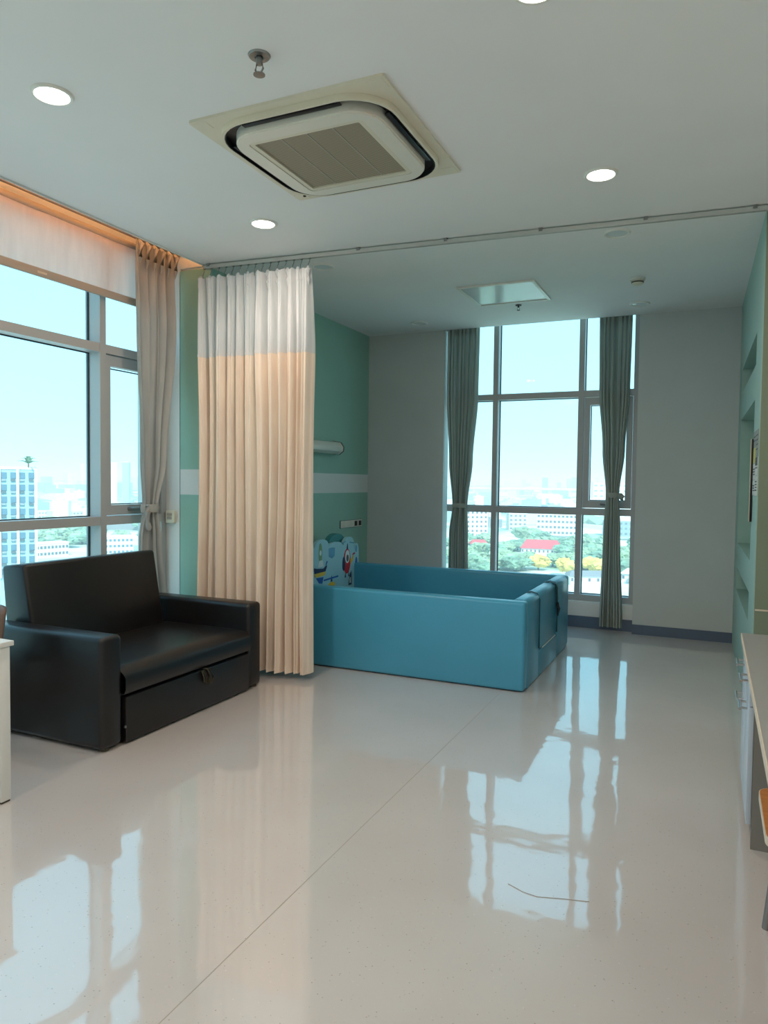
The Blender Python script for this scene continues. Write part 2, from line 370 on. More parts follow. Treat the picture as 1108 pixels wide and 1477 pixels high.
b = B(); ring(b, rrect(ACX, ACY, .596, .596, .028), rrect(ACX, ACY, .548, .548, .008), H-.057, H-.03); b.build('grille_frame', M['acpl'], ac)
def grille_mat():
    m = bpy.data.materials.new('beige_grille'); m.use_nodes = True; n = m.node_tree; p = n.nodes['Principled BSDF']; L = n.links.new
    tcx = n.nodes.new('ShaderNodeTexCoord'); w = n.nodes.new('ShaderNodeTexWave'); w.bands_direction = 'Y'; w.inputs['Scale'].default_value = 28
    r = n.nodes.new('ShaderNodeValToRGB'); r.color_ramp.elements[0].color = srgb(120, 108, 90); r.color_ramp.elements[1].color = srgb(178, 165, 142)
    L(tcx.outputs['Object'], w.inputs['Vector']); L(w.outputs['Fac'], r.inputs[0]); L(r.outputs[0], p.inputs['Base Color']); p.inputs['Roughness'].default_value = .6
    return m
gm = grille_mat()
for k in range(4):
    x0 = ACX-.272+k*.136
    b = B(); b.box(x0+.004, x0+.132, ACY-.272, ACY+.272, H-.050, H-.036); b.build('grille_section', gm, ac, smooth=False)
for k in range(3):
    x0 = ACX-.272+(k+1)*.136
    b = B(); b.box(x0-.0025, x0+.0025, ACY-.274, ACY+.274, H-.0515, H-.03); b.build('grille_bar', M['blindbar'], ac, smooth=False)
for (dx, dy, wx, wy) in ((0, .40, .5, .026), (0, -.40, .5, .026), (.40, 0, .026, .5), (-.40, 0, .026, .5)):
    b = B(); b.box(ACX+dx-wx/2, ACX+dx+wx/2, ACY+dy-wy/2, ACY+dy+wy/2, H-.034, H-.026, .003); b.build('louvre', M['dark'], ac)
for (dx, dy) in ((.325, .325), (-.325, .325), (.325, -.325), (-.325, -.325)):
    b = B(); sx_ = 1 if dx > 0 else -1; sy_ = 1 if dy > 0 else -1
    b.box(ACX+dx*1.36-.035, ACX+dx*1.36+.035, ACY+dy*1.36-.035, ACY+dy*1.36+.035, H-.0135, H-.0115); b.build('corner_cover', M['acpl'], ac, smooth=False)
b = B(); b.lathe((-2.16, 3.60, H), [(0, -.02), (.008, -.018), (.009, -.012)], 12); b.build('status_light', M['dark'], ac)

# ------------------------------------------------------------------ downlights
glow = emit('lamp_glow', (1, .95, .86, 1), 14)
def downlight(x, y, lit, label, watts=0):
    t = thing('downlight', (x, y, H), label, 'light', 'round recessed downlights')
    b = B(); b.lathe((x, y, H), [(.068, -.002), (.072, -.009), (.082, -.010), (.088, -.004), (.089, 0)], 40); b.build('trim_ring', M['plastic'], t)
    if lit:
        b = B(); b.lathe((x, y, H), [(0.0005, -.006), (.04, -.007), (.069, -.003)], 40); b.build('lamp_disc', glow, t)
        ld = bpy.data.lights.new('downlight_lamp', 'AREA'); ld.shape = 'DISK'; ld.size = .13; ld.energy = watts; ld.color = (1, .85, .72)
        lo = bpy.data.objects.new('downlight_lamp', ld); col.objects.link(lo); lo.parent = t; lo.location = (0, 0, -.014)
    else:
        b = B(); b.lathe((x, y, H), [(.0005, -.0015), (.04, -.002), (.069, -.003)], 40); b.build('reflector', M['hatch'], t)
WATT = 9.0
downlight(-2.612, 2.265, True, 'lit round downlight, leftmost one near the left window', WATT)
downlight(-2.648, 3.908, True, 'lit round downlight between the air conditioner and the curtain', WATT)
downlight(-.582, 3.987, True, 'lit round downlight to the right of the air conditioner', WATT)
downlight(-.576, 2.42, True, 'lit round downlight cut by the top edge of the picture', WATT)
for (x, y) in ((-2.61, .7), (-.58, .7), (-2.61, -.9), (-.58, -.9)): downlight(x, y, True, 'lit round downlight in the ceiling behind the viewer', WATT)
downlight(-.613, 4.947, False, 'unlit round downlight just behind the curtain track')
downlight(-.645, 6.93, False, 'unlit round downlight near the far right curtain top')
downlight(-2.787, 6.938, False, 'unlit round downlight near the far left corner')
downlight(-2.75, 4.86, False, 'unlit round downlight above the right edge of the ward curtain')

# sprinklers, detector, hatch
def sprinkler(x, y, s, label, metal):
    t = thing('sprinkler_head', (x, y, H), label, 'sprinkler', 'ceiling sprinklers')
    b = B(); b.lathe((x, y, H), [(.016*s, -.008), (.034*s, -.007), (.038*s, -.001), (.038*s, 0)], 24); b.build('escutcheon', M[metal], t)
    b = B(); b.cyl((x, y, H-.005), (x, y, H-.03*s), .011*s, seg=12); b.build('body', M[metal], t)
    for d in (-1, 1):
        b = B(); b.tube([(x+d*.010*s, y, H-.028*s), (x+d*.016*s, y, H-.045*s), (x+d*.003*s, y, H-.062*s)], .0032*s, 6); b.build('yoke_arm', M[metal], t)
    b = B(); b.lathe((x, y, H-.062*s), [(.0005, -.004), (.02*s, -.003), (.02*s, 0), (.0005, .002)], 16); b.build('deflector', M[metal], t)
sprinkler(-1.636, 2.382, 1.15, 'small chrome sprinkler head on the ceiling above the air conditioner', 'steel')
sprinkler(-1.666, 6.577, .75, 'tiny dark sprinkler beside the ceiling access hatch', 'dark')
t = thing('smoke_detector', (-.588, 6.093, H), 'white round smoke detector on the back part of the ceiling', 'smoke detector')
b = B(); b.lathe((-.588, 6.093, H), [(.058, 0), (.060, -.012), (.052, -.016)], 32); b.build('base', M['plastic'], t)
b = B(); b.lathe((-.588, 6.093, H), [(.0005, -.052), (.03, -.050), (.042, -.042), (.046, -.02), (.046, -.014)], 32); b.build('head', M['acpl'], t)
b = B(); ring(b, rrect(-.588, 6.093, .094, .094, .046, 6), rrect(-.588, 6.093, .088, .088, .043, 6), H-.034, H-.026); b.build('vent', M['dark'], t)
hx, hy, hs = -1.671, 6.125, .655
t = thing('ceiling_hatch', (hx, hy, H), 'square access hatch with a white frame in the back ceiling', 'hatch')
for (x0, x1, y0, y1) in ((-.5, .5, .46, .5), (-.5, .5, -.5, -.46), (-.5, -.46, -.46, .46), (.46, .5, -.46, .46)):
    b = B(); b.box(hx+x0*hs, hx+x1*hs, hy+y0*hs, hy+y1*hs, H-.014, H, .003); b.build('frame_bar', M['plastic'], t)
b = B(); b.box(hx-.455*hs, hx+.455*hs, hy-.455*hs, hy+.455*hs, H-.007, H); b.build('panel', M['hatch'], t, smooth=False)

# ------------------------------------------------------------------ curtain track and ward curtain
def trY(x): return 4.47+(x+3.567)*.0815
t = thing('curtain_track', (-1.6, trY(-1.6), H), 'white aluminium curtain track across the whole ceiling', 'curtain track')
def trbox(bb, x0, x1, dy0, dy1, z0, z1):
    bb.prism([(x0, trY(x0)+dy0), (x1, trY(x1)+dy0), (x1, trY(x1)+dy1), (x0, trY(x0)+dy1)], 'z', z0, z1)
b = B(); trbox(b, -3.555, XF-.004, -.014, -.009, 3.052, 3.074); trbox(b, -3.555, XF-.004, .009, .014, 3.052, 3.074); trbox(b, -3.555, XF-.004, -.014, .014, 3.074, 3.079)
b.build('rail', M['trackm'], t, smooth=False)
for x in (-3.52, -2.3, -1.672, -1.047, -.417, .18, .8):
    b = B(); b.box(x-.012, x+.012, trY(x)-.018, trY(x)+.018, 3.066, H); b.build('bracket', M['steel'], t, smooth=False)

def fold(s, n, ph, t=0):
    w = s+.012*math.sin(9.1*s+ph)+.008*math.sin(23*s+2*ph)
    return math.sin(2*PI*n*w+ph)+.35*math.sin(2*PI*n*1.7*w+1.3*ph+.8*t)+.2*math.sin(2*PI*n*.43*w+ph*2.1)
def drape(axis, prof, n, ph, z0, z1, ns=220, nt=40, drift=.012):
    """prof(z) -> (a, b, depth, amplitude); returns rows of points"""
    rows = []
    for j in range(nt+1):
        z = z1+(z0-z1)*j/nt; a, c, d, A = prof(z); row = []
        for i in range(ns+1):
            s = i/ns; tt = (z1-z)
            f = fold(s+.006*math.sin(1.7*tt+5*s), n, ph, tt)
            h = a+(c-a)*s+A*.35*math.sin(4*PI*n*s+ph)*.6
            dd = d+A*f/1.3
            row.append((h, dd, z) if axis == 'x' else (dd, h, z))
        rows.append(row)
    return rows
def lerp_prof(keys):
    def f(z):
        for (z1, *v1), (z0, *v0) in zip(keys, keys[1:]):
            if z <= z1 and z >= z0:
                k = (z1-z)/(z1-z0); k = k*k*(3-2*k)
                return [p+(q-p)*k for p, q in zip(v1, v0)]
        return list(keys[-1][1:]) if z < keys[-1][0] else list(keys[0][1:])
    return f
t = thing('ward_curtain', (-3.1, trY(-3.1), .04), 'peach ward curtain with white mesh top hanging beside the sofa', 'curtain')
def wprof(z):
    k = max(0, min(1, (3.0-z)/.6)); a = -3.60+.03*k-.0*z; c = -2.665+.02*k
    A = .016+.030*k+.004*math.sin(3*z)
    return a, c, 0, A
_rw = random.Random(21); WK = [0.0]
while WK[-1] < 1: WK.append(WK[-1]+_rw.uniform(.05, .125))
WK = [k/WK[-1] for k in WK]; WA = [_rw.uniform(.55, 1.25) for _ in WK]; WP = [_rw.uniform(-1, 1) for _ in WK]
def wfold(s, tt):
    for i in range(len(WK)-1):
        if s <= WK[i+1]:
            k = (s-WK[i])/(WK[i+1]-WK[i]); sh = .12*WP[i]*math.sin(.9*tt+WP[i]*3)
            k = k+sh*k*(1-k)*4
            return WA[i]*(math.sin(PI*k)**.75*2-1)+.12*math.sin(7*PI*k+WP[i]*4+tt)
    return -1
def ward_rows(z0, z1, nt, off=0):
    rows = []
    for j in range(nt+1):
        z = z1+(z0-z1)*j/nt; a, c, d, A = wprof(z); A *= 1.6; tt = 3-z
        rows.append([(a+(c-a)*i/420+.010*math.sin(1.3*tt+9*i/420)*min(1, tt), min(.05, -A*wfold(i/420, tt)), z) for i in range(421)])
    return [[(x, trY(x)+y-.016+off, z) for (x, y, z) in r] for r in rows]
rw = ward_rows(2.385, 2.99, 24)
for i, p in enumerate(rw[0]):                     # pinched heading: the top edge dips between the hooks
    dz = -.018*abs(math.sin(i/420*PI*14)); rw[0][i] = (p[0], p[1], p[2]+dz)
b = B(); b.grid(rw); b.build('mesh_header', M['wmesh'], t, recalc=False, ang=180, label='white mesh upper part')
b = B(); b.grid(ward_rows(.045, 2.387, 70)); dr = b.build('drape', M['ward'], t, recalc=False, ang=180, label='peach fabric lower part')
b = B(); b.grid(ward_rows(.045, .10, 2, -.004)); b.build('hem', M['ward'], dr, recalc=False, ang=180)
b = B(); b.grid(ward_rows(2.375, 2.392, 1, -.004)); b.build('join_tape', M['wmesh'], dr, recalc=False, ang=180)
b = B(); hd = ward_rows(2.90, 2.975, 3, -.004); b.grid(hd); b.build('heading_tape', M['wmesh'], t, recalc=False, ang=180)
for k in range(15):
    x = -3.56+k*(.88/14); y = trY(x)
    b = B(); b.tube([(x, y, 3.056), (x+.004, y-.006, 3.03), (x-.004, y-.012, 3.005), (x, y-.012, 2.965)], .003, 6); b.box(x-.006, x+.006, y-.007, y+.007, 3.046, 3.062)
    b.build('hook', M['steel'], t)

for k in range(12):
    x = -3.575+k*(.90/11); y = trY(x)-.03
    b = B(); b.tube([(x-.006, y+.012, 2.99), (x, y, 2.965), (x+.002, y, 2.90), (x, y+.012, 2.86)], [.010, .017, .012, .004], 8); b.build('pinch_pleat', M['wmesh'], t)
# ------------------------------------------------------------------ window curtains
def tie(bb, cx, cy, rx, ry, z, h, slope=0, seg=28):
    for (zz0, zz1) in ((z-h/2, z+h/2),):
        V = []
        for (zt, k) in ((zz0, .96), (z, 1.06), (zz1, .96)):
            V.append([bb.bm.verts.new((cx+rx*k*math.cos(2*PI*i/seg), cy+ry*k*math.sin(2*PI*i/seg), zt+slope*math.cos(2*PI*i/seg))) for i in range(seg)])
        for q in range(2):
            for i in range(seg): bb.bm.faces.new((V[q][i], V[q][(i+1) % seg], V[q+1][(i+1) % seg], V[q+1][i]))
def window_curtain(axis, keys, n, ph, z0, z1, m, loc, label, tie_at, knot=None, head=.09):
    t = thing('window_curtain', loc, label, 'curtain', 'tied back window curtains')
    p = lerp_prof(keys)
    rows = drape(axis, p, n, ph, z0, z1, 180, 64)
    b = B(); b.grid(rows); b.build('drape', m, t, recalc=False, ang=180)
    rows = drape(axis, lambda z: [v+(.0 if k != 2 else (.005 if axis == 'y' else -.005)) for k, v in enumerate(p(z))], n, ph, z1-head, z1-.005, 180, 2)
    b = B(); b.grid(rows); b.build('heading', m, t, recalc=False, ang=180)
    b = B(); tie(b, *tie_at); b.build('tieback', m, t)
    if knot:
        b = B(); b.tube(knot, [.012, .02, .022, .016, .012, .02, .022, .012], 8); b.build('tie_knot', m, t)
    return t
CX0 = -3.865
window_curtain('y', [(3.19, 4.05, 4.50, CX0, .022), (3.0, 4.05, 4.49, CX0, .034), (2.6, 4.06, 4.50, CX0, .042), (1.6, 4.11, 4.38, CX0, .040), (1.235, 4.145, 4.285, CX0, .030), (1.0, 4.10, 4.33, CX0, .036), (.5, 4.08, 4.40, CX0, .034), (.04, 4.07, 4.42, CX0, .034)],
    4.6, .6, .04, 3.19, M['curt'], (CX0, 4.25, .04), 'beige curtain tied back in front of the left window behind the sofa',
    (CX0, 4.215, .046, .083, 1.235, .06, 0), [(CX0+.045, 4.14, 1.255), (CX0+.065, 4.125, 1.25), (CX0+.067, 4.12, 1.21), (CX0+.06, 4.125, 1.175), (CX0+.055, 4.13, 1.14), (CX0+.05, 4.14, 1.12), (CX0+.05, 4.15, 1.09), (CX0+.05, 4.15, 1.07)])
lc = bpy.data.objects['window_curtain']
for k in range(6):
    y = 4.075+k*.076
    b = B(); b.tube([(CX0+.03, y, 3.185), (CX0+.048, y+.004, 3.16), (CX0+.042, y, 3.06), (CX0+.03, y, 3.0)], [.012, .022, .016, .004], 8); b.build('pinch_pleat', M['curt'], lc)
YC = 7.425
window_curtain('x', [(3.13, -2.645, -2.30, YC, .026), (2.4, -2.645, -2.31, YC, .03), (1.7, -2.61, -2.36, YC, .03), (1.21, -2.565, -2.41, YC, .026), (.9, -2.60, -2.40, YC, .028), (.03, -2.61, -2.38, YC, .026)],
    8, 2.2, .035, 3.13, M['curtg'], (-2.48, YC, .035), 'grey-green curtain tied back at the left side of the far window', (-2.488, YC, .080, .034, 1.21, .05, 0))
window_curtain('x', [(3.13, -1.055, -.75, YC, .026), (2.4, -1.045, -.76, YC, .03), (1.8, -1.00, -.795, YC, .03), (1.35, -.96, -.84, YC, .026), (1.0, -.975, -.82, YC, .028), (.03, -.995, -.78, YC, .026)],
    8, 4.0, .035, 3.13, M['curtg'], (-.9, YC, .035), 'grey-green curtain tied back at the right side of the far window', (-.90, YC, .063, .034, 1.35, .05, 0),
    [(-.84, YC-.03, 1.36), (-.82, YC-.035, 1.355), (-.80, YC-.035, 1.33), (-.80, YC-.035, 1.30), (-.81, YC-.03, 1.31), (-.82, YC-.03, 1.33), (-.835, YC-.03, 1.345), (-.85, YC-.03, 1.35)])
t = thing('curtain_rail', (CX0, 4.2, 3.2), 'thin steel curtain rail in the recess above the left window', 'curtain rail')
b = B(); b.box(CX0-.012, CX0+.012, -1.5, YR-.005, 3.20, 3.222); b.build('rail', M['steel'], t, smooth=False)
for y in (4.4, 3.2, 2.0, .8, -.4):
    b = B(); b.box(CX0-.01, CX0+.01, y-.012, y+.012, 3.222, 3.44); b.build('bracket', M['steel'], t, smooth=False)
for k in range(7):
    y = 4.07+k*.07
    b = B(); b.tube([(CX0, y, 3.20), (CX0+.012, y, 3.185), (CX0+.02, y, 3.16)], .003, 6); b.build('hook', M['steel'], t)

# roller blind over the top of the left window
t = thing('roller_blind', (-3.955, 2.3, 2.74), 'pale roller blind pulled down over the top of the left window', 'blind')
b = B(); rows = []
for j in range(11):
    z = 3.16+(2.79-3.16)*j/10
    rows.append([(-3.953+.0035*math.sin(y*5.1+z*4)*(1-abs(2*j/10-1))+.0015*math.sin(y*17), y, z) for y in [.2+k*(4.25/60) for k in range(61)]])
b.grid(rows); b.build('screen', M['blind'], t, recalc=False, ang=180)
b = B(); b.box(-3.962, -3.944, .2, 4.45, 2.738, 2.792, .004); bar = b.build('bottom_bar', M['blindbar'], t)
b = B(); b.box(-3.9435, -3.9425, 3.30, 3.37, 2.757, 2.771); b.build('maker_label', M['edge'], bar, smooth=False)
b = B(); b.cyl((-3.955, .2, 3.175), (-3.955, 4.45, 3.175), .022, seg=16); b.build('roller_tube', M['blindbar'], t)

# ------------------------------------------------------------------ sofa
t = thing('sofa', (-3.38, 3.52, 0), 'black leatherette two-seat sofa bed under the left window', 'sofa')
SY0, SY1, SX = 2.79, 4.26, -2.885
def rounded(name, bx, r, parent, m='leather', seg=4):
    b = B(); b.box(*bx, r, seg); return b.build(name, M[m], parent)
rounded('armrest', (-3.80, SX, SY0, SY0+.15, .012, .615), .03, t)
rounded('armrest', (-3.80, SX, SY1-.15, SY1, .012, .60), .03, t)
# seat cushion, softly crowned
b = B(); rows = []
x0, x1, y0, y1 = -3.60, SX+.005, SY0+.151, SY1-.151
def seat_z(x, y):
    u = (x-x0)/(x1-x0); v = (y-y0)/(y1-y0)
    e = min(1, (1-u)*9, .5+v*20, .5+(1-v)*20); return .385+.04*(1-(1-e)**2)+.012*math.sin(PI*u)*math.sin(PI*v)
for i in range(33):
    x = x0+(x1-x0)*(1-(1-i/32)**1.6); rows.append([(x, y0+(y1-y0)*k/40, seat_z(x, y0+(y1-y0)*k/40)) for k in range(41)])
b.grid(rows)
front = [(x1+.012, y, .37) for (_, y, _) in rows[-1]]; f2 = [(x1+.014, y, .31) for (_, y, _) in rows[-1]]; f3 = [(x1+.002, y, .282) for (_, y, _) in rows[-1]]
b.grid([rows[-1], front, f2, f3, [(x0, y, .282) for (_, y, _) in rows[-1]]])
b.build('seat_cushion', M['leather'], t, recalc=True, ang=60)
b = B(); b.prism([(-3.55, .30), (-3.665, .945), (-3.86, .925), (-3.80, .30)], 'y', SY0+.165, SY1-.215, .022, 3); b.build('backrest', M['leather'], t)
b = B(); b.box(-3.78, SX-.03, SY0+.15, SY1-.15, .015, .28); b.build('base', M['leather'], t, smooth=False)
rounded('drawer', (SX-.03, SX+.008, SY0+.165, SY1-.16, .012, .262), .008, t)
b = B()
yk = 3.62
b.tube([(SX+.005, yk-.01, .272), (SX+.03, yk, .268), (SX+.045, yk+.01, .22), (SX+.04, yk+.02, .175), (SX+.03, yk+.05, .17), (SX+.03, yk+.06, .21), (SX+.015, yk+.03, .262)], .010, 6, flat=.35)
b.build('pull_strap', M['strap'], t)
for k in range(3):
    b = B(); b.tube([(SX+.012, yk-.03+k*.012, .262), (SX+.03, yk-.035+k*.018, .22), (SX+.022, yk-.02+k*.024, .185-.012*k)], .006, 6, flat=.4); b.build('strap_tail', M['strap'], t)
for (x, y) in ((SX-.04, SY0+.05), (SX-.04, SY1-.05), (-3.72, SY0+.05), (-3.72, SY1-.05)):
    b = B(); b.cyl((x, y, 0), (x, y, .02), .026, .028, 12); b.build('foot', M['strap'], t)
b = B(); b.cyl((SX-.002, SY0+.162, .10), (SX+.006, SY0+.162, .10), .008, seg=8); b.build('hinge_pin', M['steel'], t)

# ------------------------------------------------------------------ soft play pen
PX0, PX1, PY0, PY1, PH = -3.42, -1.155, 4.90, 6.60, .632
t = thing('play_pen', ((PX0+PX1)/2, (PY0+PY1)/2, 0), 'rectangular soft play pen with padded teal vinyl walls', 'play pen')
rounded('front_wall', (PX0, PX1, PY0, PY0+.10, .006, PH), .022, t, 'teal')
rounded('back_wall', (PX0, PX1-.005, PY1-.10, PY1, .006, PH), .022, t, 'teal')
rounded('left_wall', (PX0, PX0+.10, PY0+.10, PY1-.10, .006, PH-.1), .02, t, 'teal')
def end_block(name, y0, y1, z0, z1, dx=0, r=.045):
    x0, x1 = PX1-.125, PX1-dx; pts = [(x0, z0), (x1, z0)]
    for k in range(9): a = PI/2*k/8; pts.append((x1-r+r*math.cos(a), z1-r+r*math.sin(a)))
    for k in range(9): a = PI/2+PI/2*k/8; pts.append((x0+r+r*math.cos(a), z1-r+r*math.sin(a)))
    b = B(); b.prism(pts, 'y', y0, y1, .003, 2); return b.build(name, M['teal'], t)
end_block('end_wall', PY0+.102, 5.36, .006, PH+.004)
end_block('end_wall', 6.04, PY1-.102, .006, PH+.004)
end_block('end_sill', 5.362, 6.038, .006, .195, 0, .012)
end_block('gate', 5.364, 6.034, .205, PH+.004, .006)
b = B(); b.box(PX1-.006, PX1+.001, 5.50, 6.0, .1965, .2035); b.build('gate_light_line', M['wprint'], t, smooth=False)  # white strip standing in for light caught along the ledge below the gate
for y in (5.362, 6.037):
    b = B(); b.tube([(PX1-.125, y, PH-.03), (PX1-.095, y, PH+.004), (PX1-.06, y, PH+.011), (PX1-.02, y, PH+.0), (PX1+.002, y, PH-.045), (PX1+.002, y, .22)], .005, 6); b.build('piping', M['tealpipe'], t)
b = B(); b.tube([(PX1-.10, 6.0, PH+.006), (PX1-.05, 6.0, PH+.014), (PX1-.008, 6.0, PH-.006), (PX1+.008, 6.0, PH-.06), (PX1+.012, 6.0, .50), (PX1+.010, 6.0, .43)], .02, 8, flat=.2)
st = b.build('strap', M['tealpipe'], t)
b = B(); b.tube([(PX1+.008, 6.015, .47), (PX1+.016, 6.02, .42), (PX1+.012, 6.01, .36)], [.012, .016, .008], 8); b.build('strap_buckle', M['gasket'], st)
b = B(); b.box(PX0+.10, PX1-.125, PY0+.10, PY1-.10, .004, .06, .01); b.build('floor_mat', M['teal'], t)

# cloud panel standing at the left end of the pen
XC = PX0+.135
def cloudy(bumps, y0, y1, zb, zt, n=10):
    pts = [(y1, zb), (y1, zt)]
    for (yc, w, zp, zv) in bumps:                # from far to near
        for k in range(n+1):
            a = PI*k/n; pts.append((yc+w*math.cos(a), zv+(zp-zv)*math.sin(a)))
    pts.append((y0, zb)); out = [pts[0]]
    for p in pts[1:]:
        if abs(p[0]-out[-1][0])+abs(p[1]-out[-1][1]) > .002: out.append(p)
    return out
t = thing('cloud_panel', (XC, 5.8, .06), 'pale blue cloud-shaped play panel printed with toy vehicles', 'play panel')
b = B(); b.prism(cloudy([(6.545, .05, .83, .76), (6.375, .115, .905, .83), (6.10, .13, .872, .84), (5.83, .13, .915, .85), (5.52, .16, .90, .84), (5.18, .17, .89, .83)], 5.01, 6.595, .06, .77), 'x', XC-.03, XC); b.build('board', M['cloudl'], t, smooth=False)
b = B(); b.prism(cloudy([(6.21, .17, .945, .84), (5.6, .2, .93, .84)], 5.3, 6.4, .3, .82), 'x', XC-.10, XC-.045); b.build('rear_cloud', M['cloudd'], t, smooth=False, label='teal cloud behind the board')
def deco(name, pts, m, lvl=1):
    b = B(); b.prism(pts, 'x', XC+.0005, XC+.0012+.0012*lvl); return b.build(name, M[m], t, smooth=False)
def ell(cy, cz, ry, rz, n=20, a0=0, a1=360): return [(cy+ry*math.cos(math.radians(a0+(a1-a0)*k/n)), cz+rz*math.sin(math.radians(a0+(a1-a0)*k/n))) for k in range(n if a1-a0 == 360 else n+1)]
hy_, hz_ = 6.335, .665
h = deco('helicopter_print', ell(hy_, hz_, .075, .125), 'red', 1)
def sub(parent, name, pts, m, lvl):
    b = B(); b.prism(pts, 'x', XC+.0005, XC+.0012+.0012*lvl); return b.build(name, M[m], parent, smooth=False)
sub(h, 'canopy', ell(hy_+.005, hz_+.045, .048, .065), 'wprint', 2); sub(h, 'pilot', ell(hy_+.005, hz_+.03, .025, .035), 'ink', 3)
sub(h, 'nose', ell(hy_-.07, hz_-.02, .028, .07), 'navy', 2); sub(h, 'tail', [(hy_+.07, hz_-.04), (hy_+.13, hz_+.0), (hy_+.15, hz_+.045), (hy_+.13, hz_+.05), (hy_+.11, hz_+.01), (hy_+.07, hz_+.03)], 'yellow', 2)
sub(h, 'tail_rotor', [(hy_+.12, hz_+.05), (hy_+.175, hz_+.06), (hy_+.16, hz_+.075), (hy_+.125, hz_+.065)], 'red', 2)
sub(h, 'rotor_mast', [(hy_-.012, hz_+.12), (hy_+.018, hz_+.12), (hy_+.006, hz_+.175)], 'navy', 2)
sub(h, 'rotor_blade', [(hy_-.10, hz_+.19), (hy_-.03, hz_+.205), (hy_-.03, hz_+.195), (hy_-.10, hz_+.178)], 'sky', 1); sub(h, 'rotor_blade', [(hy_+.05, hz_+.19), (hy_+.15, hz_+.175), (hy_+.15, hz_+.165), (hy_+.05, hz_+.18)], 'sky', 1)
sub(h, 'skid', [(hy_-.045, hz_-.16), (hy_-.02, hz_-.16), (hy_-.03, hz_-.11)], 'navy', 1); sub(h, 'skid', [(hy_+.03, hz_-.155), (hy_+.055, hz_-.155), (hy_+.04, hz_-.105)], 'navy', 1)
by, bz = 5.80, .60
h = deco('boat_print', [(by-.12, bz+.06), (by-.10, bz-.02), (by+.08, bz-.02), (by+.13, bz+.06), (by+.11, bz+.065), (by+.06, bz+.04), (by-.06, bz+.05)], 'navy')
sub(h, 'stripe', [(by-.11, bz+.005), (by-.09, bz-.03), (by+.085, bz-.025), (by+.10, bz+.01)], 'yellow', 2); sub(h, 'keel', [(by-.08, bz-.035), (by-.02, bz-.09), (by+.04, bz-.10), (by+.06, bz-.04)], 'blue', 1)
sub(h, 'hook_end', [(by+.11, bz+.06), (by+.14, bz+.10), (by+.12, bz+.105), (by+.10, bz+.07)], 'blue', 1)
sub(h, 'sail', [(by-.05, bz+.06), (by+.06, bz+.06), (by+.04, bz+.12), (by-.02, bz+.12)], 'wprint', 2); sub(h, 'rocket', ell(by, bz+.18, .032, .10), 'greenp', 1); sub(h, 'porthole', ell(by, bz+.19, .018, .025), 'wprint', 2)
h = deco('sky_window_print', [(6.02-.06, .84-.02), (6.02, .825), (6.02+.06, .84-.02), (6.02+.055, .74), (6.02, .72), (6.02-.055, .74)], 'sky')
h = deco('plane_print', ell(6.02, .47, .07, .025), 'yellow'); sub(h, 'wing', [(5.87, .535), (6.15, .545), (6.15, .53), (5.87, .52)], 'blue', 2); sub(h, 'tail_fin', [(6.0, .50), (6.02, .56), (6.035, .50)], 'navy', 1)
h = deco('balloon_print', ell(6.54, .64, .022, .05), 'blue'); sub(h, 'string', [(6.538, .53), (6.543, .53), (6.543, .60), (6.538, .60)], 'navy', 1)
deco('drop_print', ell(6.535, .775, .018, .035), 'sky')
h = deco('tower_print', [(6.37, .42), (6.44, .42), (6.43, .56), (6.40, .53)], 'navy'); sub(h, 'gap', [(6.39, .44), (6.42, .44), (6.415, .50), (6.395, .49)], 'wprint', 2)

# ------------------------------------------------------------------ wall things
t = thing('bed_head_lamp', (XL, 6.1, 1.8), 'long white bed-head lamp on the green wall', 'wall lamp')
b = B(); b.prism([(XL, 1.735), (XL+.07, 1.735), (XL+.115, 1.765), (XL+.12, 1.80), (XL+.09, 1.845), (XL, 1.862)], 'y', 5.35, 6.50, .006, 2); b.build('housing', M['plastic'], t)
b = B(); b.prism([(XL, 1.73), (XL+.075, 1.73), (XL+.12, 1.762), (XL+.125, 1.802), (XL+.093, 1.85), (XL, 1.868)], 'y', 6.50, 6.535, .006, 2); b.build('end_cap', M['plastic'], t)
b = B(); b.prism([(XL, 1.726), (XL+.08, 1.726), (XL+.126, 1.76), (XL+.131, 1.804), (XL+.096, 1.855), (XL, 1.872)], 'y', 6.535, 6.545); b.build('end_plate', M['steel'], t, smooth=False)
b = B(); b.box(XL+.072, XL+.122, 5.37, 6.48, 1.755, 1.762, .002); b.build('diffuser', M['hatch'], t)
t = thing('socket_panel', (XL, 6.95, 1.0), 'row of five wall modules on the green wall above the play panel', 'socket')
b = B(); b.box(XL, XL+.006, 6.70, 7.205, .957, 1.04, .002); b.build('plate', M['tealpipe'], t)
for k in range(5):
    y0 = 6.705+k*.1; b = B(); b.box(XL+.006, XL+.014, y0, y0+.096, .96, 1.037, .003); md = b.build('module', M['plastic'], t)
    b = B()
    if k >= 3: b.box(XL+.0135, XL+.0155, y0+.014, y0+.082, .972, 1.025, .001); b.build('socket_face', M['dark'], md)
    else: b.box(XL+.0135, XL+.017, y0+.03, y0+.066, .975, 1.022, .001); b.build('rocker', M['acin'], md)
t = thing('switch_box', (-3.93, YR, 1.16), 'small cream switch box on the white wall beside the left curtain', 'switch')
b = B(); b.box(-3.985, -3.895, YR-.03, YR, 1.105, 1.205, .006); b.build('box', M['acpl'], t)
for z in (1.135, 1.165):
    b = B(); b.box(-3.965, -3.92, YR-.034, YR-.03, z, z+.022, .001); b.build('button', M['blindbar'], t)

